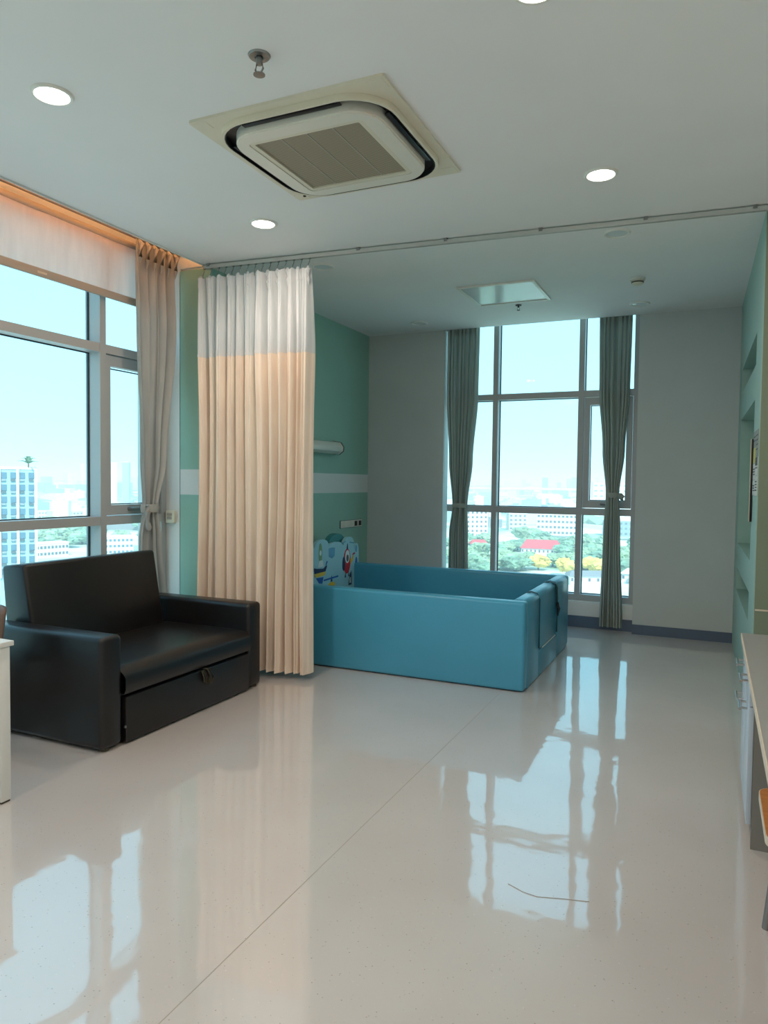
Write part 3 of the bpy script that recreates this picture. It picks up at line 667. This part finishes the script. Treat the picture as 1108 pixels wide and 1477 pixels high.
# notices and a narrow dark board on the niche wall
def sheet(y0, y1, z0, z1, m, label, lines=0, head=None):
    t = thing('notice_sheet', (XR, (y0+y1)/2, z0), label, 'notice', 'notices on the niche wall')
    b = B(); b.box(XR-.003, XR, y0, y1, z0, z1); b.build('sheet', M[m], t, smooth=False)
    for k in range(lines):
        z = z1-.03-(z1-z0-.05)*k/max(1, lines); b = B(); b.box(XR-.0042, XR-.003, y0+.015, y1-.015-.03*(k % 3 == 2), z-.008, z); b.build('print_line', M['ink'], t, smooth=False)
    t.location.x += nx((y0+y1)/2)-.001; t.rotation_euler = (0, 0, .018)
    if head: b = B(); b.box(XR-.0042, XR-.003, y0, y1, z1-.05, z1); b.build('heading', M[head], t, smooth=False)
sheet(4.885, 5.06, 1.635, 1.80, 'paperg', 'grey notice sheet, upper one nearest the wall edge', 4)
sheet(5.075, 5.26, 1.70, 1.80, 'paperg', 'grey notice sheet, upper one nearest the tall niche', 2)
sheet(5.075, 5.26, 1.60, 1.695, 'papery', 'yellow notice sheet on the niche wall', 0)
sheet(4.885, 5.06, 1.52, 1.63, 'paper', 'white notice sheet with a dark heading near the wall edge', 2, 'ink')
sheet(4.885, 5.06, 1.395, 1.515, 'paper', 'white notice sheet, lowest one nearest the wall edge', 4)
sheet(5.075, 5.26, 1.495, 1.595, 'paper', 'white notice sheet right below the yellow one', 3)
sheet(5.075, 5.26, 1.395, 1.49, 'paper', 'white notice sheet, lowest one nearest the tall niche', 3)
t = thing('hanging_board', (XR, 5.30, 1.22), 'narrow dark board hanging at the edge of the tall niche', 'board')
b = B(); b.box(XR-.016, XR-.001, 5.275, 5.335, 1.22, 1.76, .003); b.build('panel', M['dark'], t)
b = B(); b.box(XR-.018, XR-.014, 5.272, 5.277, 1.22, 1.76); b.build('edge_strip', M['edge'], t, smooth=False); t.location.x += nx(5.3)-.001

# ------------------------------------------------------------------ right worktop and cabinet
CT = .75
t = thing('worktop', (.5, 2.6, CT), 'long grey laminate worktop along the right edge', 'worktop')
b = B(); b.box(.146, XF-.002, 1.2, 3.83, CT-.028, CT, .002); b.build('top', M['lam'], t)
b = B(); b.box(.142, .146, 1.2, 3.83, CT-.027, CT-.001); b.build('edge_band', M['edge'], t, smooth=False)
b = B(); b.box(.20, XF-.002, 1.2, 1.225, 0, CT-.029); b.build('desk_support', M['labside'], None, smooth=False, label='grey support panel under the near end of the worktop', cat='panel')
t = thing('base_cabinet', (.5, 3.5, 0), 'grey cabinet with pale blue doors under the worktop', 'cabinet')
b = B(); b.box(.176, XF-.002, 3.186, 3.204, 0, CT-.028); b.build('side_panel', M['labside'], t, smooth=False)
b = B(); b.box(.176, XF-.002, 3.83-.018, 3.83, 0, CT-.028); b.build('side_panel', M['labside'], t, smooth=False)
b = B(); b.box(.18, XF-.002, 3.204, 3.812, .09, CT-.03); b.build('body', M['labside'], t, smooth=False)
b = B(); b.box(.20, .215, 3.204, 3.812, 0, .09); b.build('toe_kick', M['lam'], t, smooth=False)
def front(name, y0, y1, z0, z1, hyc, hzc):
    b = B(); b.box(.156, .175, y0, y1, z0, z1, .0015); d = b.build(name, M['doorf'], t)
    b = B()
    for s in (-1, 1): b.cyl((.156, hyc+s*.05, hzc), (.128, hyc+s*.05, hzc), .005, seg=8)
    b.cyl((.128, hyc-.065, hzc), (.128, hyc+.065, hzc), .006, seg=10); b.build('handle', M['chrome'], d)
front('drawer', 3.19, 3.505, .575, CT-.033, 3.33, .655); front('drawer', 3.51, 3.826, .575, CT-.033, 3.73, .63)
front('door', 3.19, 3.505, .097, .57, 3.37, .53); front('door', 3.51, 3.826, .097, .57, 3.74, .47)
t = thing('wooden_stool', (.36, 2.47, 0), 'orange wooden stool tucked under the worktop', 'stool')
b = B(); b.prism(rrect(.36, 2.47, .385, .41, .05), 'z', .425, .452); b.build('seat', M['wood'], t)
b = B(); ring(b, rrect(.36, 2.47, .39, .415, .052), rrect(.36, 2.47, .384, .409, .05), .426, .451); b.build('seat_edge', M['edge'], t)
for (x, y) in ((-1, -1), (1, -1), (-1, 1), (1, 1)):
    b = B(); b.cyl((.36+x*.16, 2.47+y*.16, 0), (.36+x*.12, 2.47+y*.13, .427), .014, .018, 10); b.build('leg', M['steel'], t)

# ------------------------------------------------------------------ white table and brown chair at the left edge
t = thing('white_table', (-3.3, 1.85, 0), 'white table at the left edge of the picture', 'table')
b = B(); b.box(-3.92, -2.825, 1.45, 2.225, .702, .725, .003); b.build('tabletop', M['table'], t)
b = B(); b.box(-3.90, -2.845, 2.16, 2.205, .655, .698, .002); b.build('apron', M['table'], t)
b = B(); b.box(-3.90, -2.845, 1.47, 1.515, .655, .698, .002); b.build('apron', M['table'], t)
for (x, y) in ((-2.885, 2.158), (-2.885, 1.468), (-3.905, 2.158), (-3.905, 1.468)):
    b = B(); b.box(x, x+.052, y, y+.052, .008, .70, .003); lg = b.build('leg', M['table'], t)
    b = B(); b.box(x+.004, x+.048, y+.004, y+.048, 0, .009); b.build('foot_pad', M['strap'], lg, smooth=False)
t = thing('brown_chair', (-3.5, 2.46, 0), 'brown padded chair behind the white table', 'chair')
b = B(); b.prism(rrect(-3.56, 2.46, .34, .44, .07), 'z', .42, .48, .012, 2); b.build('seat', M['chairb'], t)
b = B(); rows = []
for j in range(9):
    z = .50+.27*j/8; rows.append([(-3.5+.165*math.sin(a)*(1-.05*(j/8)**4), 2.60-.06*(1-math.cos(a))*1.4+.05*j/8, z-.02*(abs(a)/1.2)**3*(j == 8)) for a in [-1.3+2.6*k/16 for k in range(17)]])
b.grid(rows); bo = b.build('backrest', M['chairb'], t, recalc=False, ang=180)
so = bo.modifiers.new('thickness', 'SOLIDIFY'); so.thickness = .035; so.offset = 1
b = B(); b.tube([(-3.57, 2.63, .44), (-3.57, 2.645, .56)], .012, 8); b.tube([(-3.43, 2.63, .44), (-3.43, 2.645, .56)], .012, 8); b.build('back_support', M['woodleg'], t)
for (x, y, dx, dy) in ((-1, -1, -.05, -.05), (1, -1, .17, .12), (-1, 1, -.05, .03), (1, 1, -.12, .0)):
    b = B(); b.cyl((-3.5+x*.19+dx, 2.46+y*.16+dy, 0), (-3.54+x*.14, 2.46+y*.15, .425), .011, .019, 10); b.build('leg', M['woodleg'], t)

# ------------------------------------------------------------------ the city outside
GZ = -42.0
def ground_mat():
    m = bpy.data.materials.new('city_ground'); m.use_nodes = True; n = m.node_tree; p = n.nodes['Principled BSDF']; L = n.links.new
    tcx = n.nodes.new('ShaderNodeTexCoord'); a = n.nodes.new('ShaderNodeTexNoise'); a.inputs['Scale'].default_value = .012; a.inputs['Detail'].default_value = 6
    r = n.nodes.new('ShaderNodeValToRGB'); c = r.color_ramp.elements
    c[0].position = .42; c[0].color = srgb(140, 172, 142); c[1].position = .56; c[1].color = srgb(212, 214, 208)
    L(tcx.outputs['Object'], a.inputs['Vector']); L(a.outputs['Fac'], r.inputs[0]); L(r.outputs[0], p.inputs['Base Color']); p.inputs['Roughness'].default_value = .95
    return m
b = B(); b.poly([(-9000, -200, GZ), (1500, -200, GZ), (1500, 11000, GZ), (-9000, 11000, GZ)])
b.build('city_ground', ground_mat(), kind=S, smooth=False, label='ground of the city far below the windows')
CW = [mat('pale_render', srgb(222, 222, 216), .8, var=.04, scale=.05), mat('cream_render', srgb(196, 186, 174), .8, var=.04, scale=.05), mat('blue_grey_render', srgb(140, 158, 166), .8), mat('grey_roof', srgb(128, 134, 136), .8)]
CB = mat('pale_blue_render', srgb(158, 190, 202), .7); CWIN = mat('dark_window', srgb(92, 110, 118), .5); CBW = mat('blue_window', srgb(92, 128, 148), .5)
RR = mat('red_roof', srgb(205, 84, 88), .8, var=.06, scale=.3); GT = mat('tree_green', srgb(138, 164, 132), .9, var=.5, scale=1.1); GT2 = mat('tree_dark_green', srgb(116, 148, 122), .9, var=.5, scale=1.1)
YT = mat('tree_yellow', srgb(206, 190, 104), .9, var=.4, scale=1.2); TR = mat('trunk', srgb(110, 92, 76), .9)
def frame(x, y, yaw):
    """facade frame: u along facade, v outward (towards the room), yaw 0 faces the room"""
    d = Vector((-x, -y, 0)).normalized(); a = math.atan2(d.y, d.x)+yaw
    return Matrix.Translation((x, y, GZ)) @ Matrix.Rotation(a+PI/2, 4, 'Z')
def building(name, label, x, y, w, dpt, h, yaw, m, floors=0, cols=0, wm=None, wfrac=(.5, .55), cat='building', group=None, zlow=0, fins=0, parapet=True, side_cols=0):
    root = thing(name, (x, y, GZ), label, cat, group); Mx = frame(x, y, yaw); root.matrix_world = Mx
    def part(nm, x0, x1, y0, y1, z0, z1, mm):
        b = B(); b.box(x0, x1, y0, y1, z0, z1); me_o = b.build(nm, mm, None, smooth=False); me_o.parent = root; return me_o
    part('body', -w/2, w/2, 0, dpt, 0, h, m)
    if parapet: part('parapet', -w/2-.2, w/2+.2, -.2, dpt+.2, h, h+.8, CW[0])
    for k in range(fins): u = -w/2+w*k/(fins-1); part('fin', u-.35, u+.35, -.7, 0, zlow, h+.4, CW[0])
    if floors:
        fh = (h-zlow)/floors; cw = w/cols
        b = B(); b.box(-cw*wfrac[0]/2, cw*wfrac[0]/2, -.18, .05, -fh*wfrac[1]/2, fh*wfrac[1]/2)
        first = None
        for i in range(floors):
            for j in range(cols):
                loc = (-w/2+cw*(j+.5), 0, zlow+fh*(i+.5))
                if first is None: first = b.build('window', wm or CWIN, None, smooth=False); first.parent = root; first.location = loc
                else: inst('window', first.data, root, loc)
        for j in range(side_cols):
            for i in range(floors):
                o = inst('window', first.data, root, (w/2, dpt*(j+.5)/side_cols, zlow+fh*(i+.5))); o.rotation_euler = (0, 0, PI/2)
    return root
# left window
bt = building('apartment_tower', 'pale blue apartment tower with white fins seen through the left window', -187, 149, 9.6, 14, 46.0, 0, CB, 9, 4, CBW, (.62, .5), fins=3, zlow=14)
bt2 = building('white_tower', 'white tower cut by the left edge of the picture', -205.5, 150.5, 10, 12, 66, 0, CW[0], 14, 4, CWIN, (.45, .45), zlow=12)
for k in range(9):   # air-conditioner ledges on the blue tower
    fh = 32/9
    for j in range(4):
        b = B(); u = -4.8+2.4*(j+.5); b.box(u-.7, u+.5, -.55, .02, 14+fh*k+.15, 14+fh*k+.75); o = b.build('ledge_unit', CWIN if (j+k) % 2 else CW[2], None, smooth=False); o.parent = bt
building('twin_tower', 'pale round-edged high-rise, left of the far pair by the left curtain', -850, 847, 11, 12, 69, .15, CW[0], 0, 0, group=None)
building('twin_tower', 'pale high-rise with grey flank, right of the far pair by the left curtain', -837, 859.5, 10, 12, 70, -.2, CW[2], 0, 0)
building('slim_tower', 'slim white far tower beside the mullion of the left window', -2513, 2325, 13, 20, 110, 0, CW[0])
building('long_block', 'long low white block with window rows beside the blue tower', -333, 287, 19, 9, 7.2, .5, CW[0], 2, 9, CWIN, (.6, .4))
building('low_block', 'low white block with blue panels seen under the casement of the left window', -311, 314, 16, 9, 10, .1, CW[0], 3, 7, CBW, (.6, .4))
building('hall', 'wide pale roofed hall in the middle of the left window view', -616, 552, 30, 20, 9, .4, CW[1], 2, 8, CWIN, (.5, .35))
building('shed', 'small white building standing left of the pale roofed hall', -657, 556, 12, 8, 8, .1, CW[0], 2, 4, CBW)
# far window
building('apartment_block', 'white apartment block at the left of the far window view', -158, 513, 17, 12, 23.6, .35, CW[0], 7, 5, CWIN, (.45, .45), side_cols=3)
building('long_white_block', 'long white institutional block behind the red-roofed house', -120, 619, 34, 14, 18.5, -.1, CW[0], 4, 10, CWIN, (.6, .4))
building('white_block', 'small white block left of the long institutional block', -165, 665, 17, 14, 15.5, .2, CW[1], 4, 4, CWIN, (.5, .45))
building('tall_white_block', 'white block seen through the casement of the far window', -165, 1330, 60, 30, 47, .1, CW[0], 5, 6, CWIN, (.5, .3))
building('right_block', 'grey-white block low at the right of the far window', -70, 640, 28, 14, 13, .1, CW[2], 3, 7, CWIN, (.5, .4))
def gable(name, label, x, y, w, dpt, h, rh, yaw, m, cols=0):
    root = thing(name, (x, y, GZ), label, 'building'); root.matrix_world = frame(x, y, yaw)
    b = B(); b.box(-w/2+.8, w/2-.8, .8, dpt-.8, 0, h); o = b.build('wall', CW[0], None, smooth=False); o.parent = root
    b = B(); e = 2.2
    V = [(-w/2, 0, h), (w/2, 0, h), (w/2, dpt, h), (-w/2, dpt, h), (-w/2+e, dpt/2, h+rh), (w/2-e, dpt/2, h+rh)]
    for f in ((0, 1, 5, 4), (1, 2, 5), (2, 3, 4, 5), (3, 0, 4), (3, 2, 1, 0)): b.poly([V[i] for i in f])
    o = b.build('roof', m, None, smooth=False); o.parent = root
    if cols:
        b = B(); b.box(-.5, .5, -.1, .1, -.7, .7); me = b.build('window', CWIN, None, smooth=False); me.parent = root; me.location = (-w/2+1.6, .8, h-1.6)
        for j in range(1, cols): inst('window', me.data, root, (-w/2+1.6+(w-3.2)*j/(cols-1), .8, h-1.6))
gable('red_roofed_house', 'white house with a big red hipped roof among trees in the far window', -93, 428, 23, 22, 5.0, 4.6, -.12, RR, 9)
gable('small_red_house', 'small house with a red roof near the left mullion of the far window', -137, 452, 12, 10, 4, 2.6, .2, RR, 4)
gable('distant_red_house', 'small red-roofed house low in the left window view', -452, 420, 9, 10, 4, 3, .3, RR, 3)
gable('grey_hall', 'grey-roofed shed at the bottom right of the far window', -47, 318, 18, 10, 4, 2.0, .25, CW[3], 5)
gable('grey_hall', 'pale low shed beside the far right curtain', -30, 335, 14, 12, 4, 2.0, -.2, CW[0], 4)
# elevated railway and the long pale wall
t = thing('elevated_railway', (-340, 1690, GZ), 'white elevated railway viaduct crossing the far window view', 'viaduct')
b = B(); b.box(-1300, 500, 1680, 1694, GZ+30, GZ+35); b.build('deck', CW[0], t, smooth=False)
b = B(); b.box(-1.5, 1.5, -2, 2, 0, 30); pier = b.build('pier', CW[0], None, smooth=False); pier.parent = t; pier.location = (-900, -3, 0)
for k in range(1, 40): inst('pier', pier.data, t, (-900+45*k, -3, 0))
t = thing('boundary_wall', (-85, 540, GZ), 'long pale boundary wall behind the trees in the far window', 'wall')
b = B(); b.box(-125, -20, 540, 541, GZ, GZ+4.4); b.build('panel', CW[0], t, smooth=False)
b = B(); b.box(-125, -20, 539.6, 541.4, GZ+4.4, GZ+4.9); b.build('coping', CW[3], t, smooth=False)
# trees
def canopy(seed, lobes):
    rnd = random.Random(seed); bb = B()
    for k in range(lobes):
        tb = bmesh.new(); bmesh.ops.create_icosphere(tb, subdivisions=3, radius=1)
        c = Vector((rnd.uniform(-.5, .5), rnd.uniform(-.5, .5), rnd.uniform(-.15, .35))); rr = rnd.uniform(.42, .62)
        for v in tb.verts:
            n_ = noise.noise(v.co*2.3+Vector((seed, k, 0)))+.8*noise.noise(v.co*7+Vector((k, seed, 1)))
            v.co = c+v.co*rr*(1+.42*n_)
        bb.add(tb)
    return bb
CAN = []
for sd_ in range(4):
    for mi, m_ in enumerate((GT, GT2, YT)):
        o = canopy(sd_*3+1, 7).build('canopy', m_, None); CAN.append(o.data); col.objects.unlink(o); bpy.data.objects.remove(o)
b = B(); b.cyl((0, 0, 0), (0, 0, 1), .06, .04, 8); o = b.build('trunk', TR, None); TRK = o.data; bpy.data.objects.remove(o)
def tree(x, y, w, h, kind, label, group, gz=GZ, sd_=0):
    t = thing('tree', (x, y, gz), label, 'tree', group)
    c = inst('canopy', CAN[(sd_ % 4)*3+kind], t, (0, 0, h*.5)); c.scale = (w*.56, w*.56, h*.5); c.rotation_euler = (0, 0, sd_*1.3)
    k = inst('trunk', TRK, t, (0, 0, 0)); k.scale = (w*.8, w*.8, h*.5)
tree(-127, 533, 21, 12.5, 0, 'large round green tree standing left of the boundary wall in the far window', None, sd_=1)
tree(-79, 362, 9.5, 9, 2, 'yellow flowering tree in front of the red-roofed house', None, sd_=2)
tree(-62, 346, 9, 9.5, 2, 'yellow flowering tree just left of the right mullion of the far window', None, sd_=0)
tree(-48, 349, 11, 10.5, 2, 'yellow flowering tree beside the far right curtain', None, sd_=3)
rnd = random.Random(3)
for k in range(120):
    y = rnd.uniform(325, 545); az = rnd.uniform(-.335, -.03); x = math.tan(az)*y
    if abs(x+93) < 17 and 390 < y < 462: continue
    if any(abs(x/y*c-a) < 9 and y < c+8 and y > c-26 for a, c in ((-79, 362), (-62, 346), (-48, 349))): continue
    if abs(x+47) < 16 and y < 338: continue
    if abs(x+137) < 9 and abs(y-455) < 14: continue
    if abs(x+158) < 24 and abs(y-520) < 26: continue
    if abs(y-540.5) < 9 and x > -135: continue
    if math.hypot(x+127, y-533) < 17: continue
    tree(x, y, rnd.uniform(9, 15), rnd.uniform(7, 10.5), k % 2, 'green leafy tree around the red-roofed house in the far window', 'green trees around the red-roofed house', sd_=k)
for k in range(40):
    d = rnd.uniform(430, 760); az = rnd.uniform(-.89, -.72); x = math.sin(az)*d; y = math.cos(az)*d
    if min(math.hypot(x+a, y-c) for a, c in ((333, 287), (311, 314), (616, 552), (657, 556), (452, 420))) < 22: continue
    tree(x, y, rnd.uniform(10, 18), rnd.uniform(7, 10), k % 2, 'green leafy tree among low buildings in the left window', 'green trees in the left window view', sd_=k)
t = thing('rooftop_plant', (-184.9, 151, GZ+46.8), 'spiky palm growing on the roof of the pale blue tower', 'plant')
b = B()
for k in range(13):
    a = 2*PI*k/13; el = .35+.9*(k % 3)/2; dx, dy = math.cos(a)*math.cos(el), math.sin(a)*math.cos(el); L_ = 3.2
    b.tube([(-184.9, 151, GZ+47.8), (-184.9+dx*L_*.5, 151+dy*L_*.5, GZ+47.8+math.sin(el)*L_*.7), (-184.9+dx*L_, 151+dy*L_, GZ+47.8+math.sin(el)*L_*.75-.2)], [.2, .42, .08], 5, flat=.4)
b.build('fronds', GT2, t)
b = B(); b.cyl((-184.9, 151, GZ+46.8), (-184.9, 151, GZ+47.9), .22, .15, 8); b.build('stem', TR, t)
# mid-distance buildings, one object each
vm = []
for k, (w, dpt, h, m_) in enumerate(((16, 12, 9, CW[0]), (24, 14, 13, CW[1]), (30, 12, 8, CW[3]), (14, 14, 22, CW[0]), (20, 16, 16, CW[2]), (40, 18, 11, CW[0]))):
    b = B(); b.box(-w/2, w/2, 0, dpt, 0, h); b.box(-w/5, w/8, dpt*.3, dpt*.6, h, h+2.4)
    o = b.build('block', m_, None, smooth=False); vm.append(o.data); bpy.data.objects.remove(o)
rnd = random.Random(11); PL = [(-165, 1345, 50), (-840, 860, 40), (-616, 562, 25), (-657, 562, 14)]
for (a0, a1, d0, d1, n_, win) in ((-.36, .0, 700, 1500, 110, 'far window'), (-.93, -.70, 640, 1600, 90, 'left window')):
    for k in range(n_):
        az = rnd.uniform(a0, a1); d = math.sqrt(rnd.uniform(d0*d0, d1*d1)); x = math.sin(az)*d; y = math.cos(az)*d
        if any(math.hypot(x-a, y-c) < q+24 for a, c, q in PL): continue
        PL.append((x, y, 24)); o = bpy.data.objects.new('city_building', rnd.choice(vm)); col.objects.link(o); o.matrix_world = frame(x, y, rnd.uniform(-.6, .6))
        tag(o, 'small pale city building in the middle distance of the %s' % win, 'building', 'small city buildings in the %s' % win)
# the rest of the city towards the horizon: too many and too small to count
bb = B(); rnd = random.Random(5); bb2 = B()
for k in range(3800):
    az = rnd.choice((rnd.uniform(-.38, .03), rnd.uniform(-.95, -.68))); d = 1500*(7000/1500)**rnd.random()
    x = math.sin(az)*d; y = math.cos(az)*d; q = rnd.random()
    s_ = 1+d/4000; w = rnd.uniform(10, 34)*s_; dp = rnd.uniform(10, 24)*s_; h = rnd.uniform(6, 16) if q < .9 else rnd.uniform(18, 38)
    if q > .985: h = rnd.uniform(45, 80); w = rnd.uniform(12, 26); dp = w
    if abs(y-1687) < 8+dp/2 or math.hypot(x+2513, y-2325) < 50: continue
    if any(math.hypot(x-a, y-c) < q_+w/2 for a, c, q_ in PL): continue
    bb.mi = rnd.randrange(4); bb.box(x-w/2, x+w/2, y-dp/2, y+dp/2, GZ, GZ+h)
for k in range(700):
    az = rnd.choice((rnd.uniform(-.38, .03), rnd.uniform(-.95, -.68))); d = 800*(5000/800)**rnd.random(); x = math.sin(az)*d; y = math.cos(az)*d
    w = rnd.uniform(14, 40)
    if abs(y-1687) < 8+w or any(math.hypot(x-a, y-c) < q_+w for a, c, q_ in PL): continue
    tb = bmesh.new(); bmesh.ops.create_icosphere(tb, subdivisions=1, radius=1); bb2.add(tb, Matrix.Translation((x, y, GZ+3)) @ Matrix.Diagonal((w, w, rnd.uniform(5, 9), 1)))
bb.build('distant_city', CW, kind='stuff', smooth=False, recalc=False, label='hazy mass of distant city buildings on the horizon', cat='city')
bb2.build('distant_trees', GT, kind='stuff', recalc=False, label='belts of distant trees between the city buildings', cat='trees')
scene.cycles.volume_bounces = 2
# morning haze over the city
hz = bpy.data.materials.new('city_haze'); hz.use_nodes = True; n = hz.node_tree; n.nodes.clear()
o = n.nodes.new('ShaderNodeOutputMaterial'); vs = n.nodes.new('ShaderNodeVolumeScatter')
vs.inputs['Color'].default_value = (.80, .93, 1, 1); vs.inputs['Density'].default_value = .0006; vs.inputs['Anisotropy'].default_value = .2
n.links.new(vs.outputs[0], o.inputs['Volume'])
b = B(); b.prism([(-9000, 40), (-60, 40), (-60, 80), (1500, 80), (1500, 10900), (-9000, 10900)], 'z', GZ-2, GZ+105)
b.build('city_haze', hz, kind='stuff', smooth=False, label='thin pale haze over the city', cat='haze')
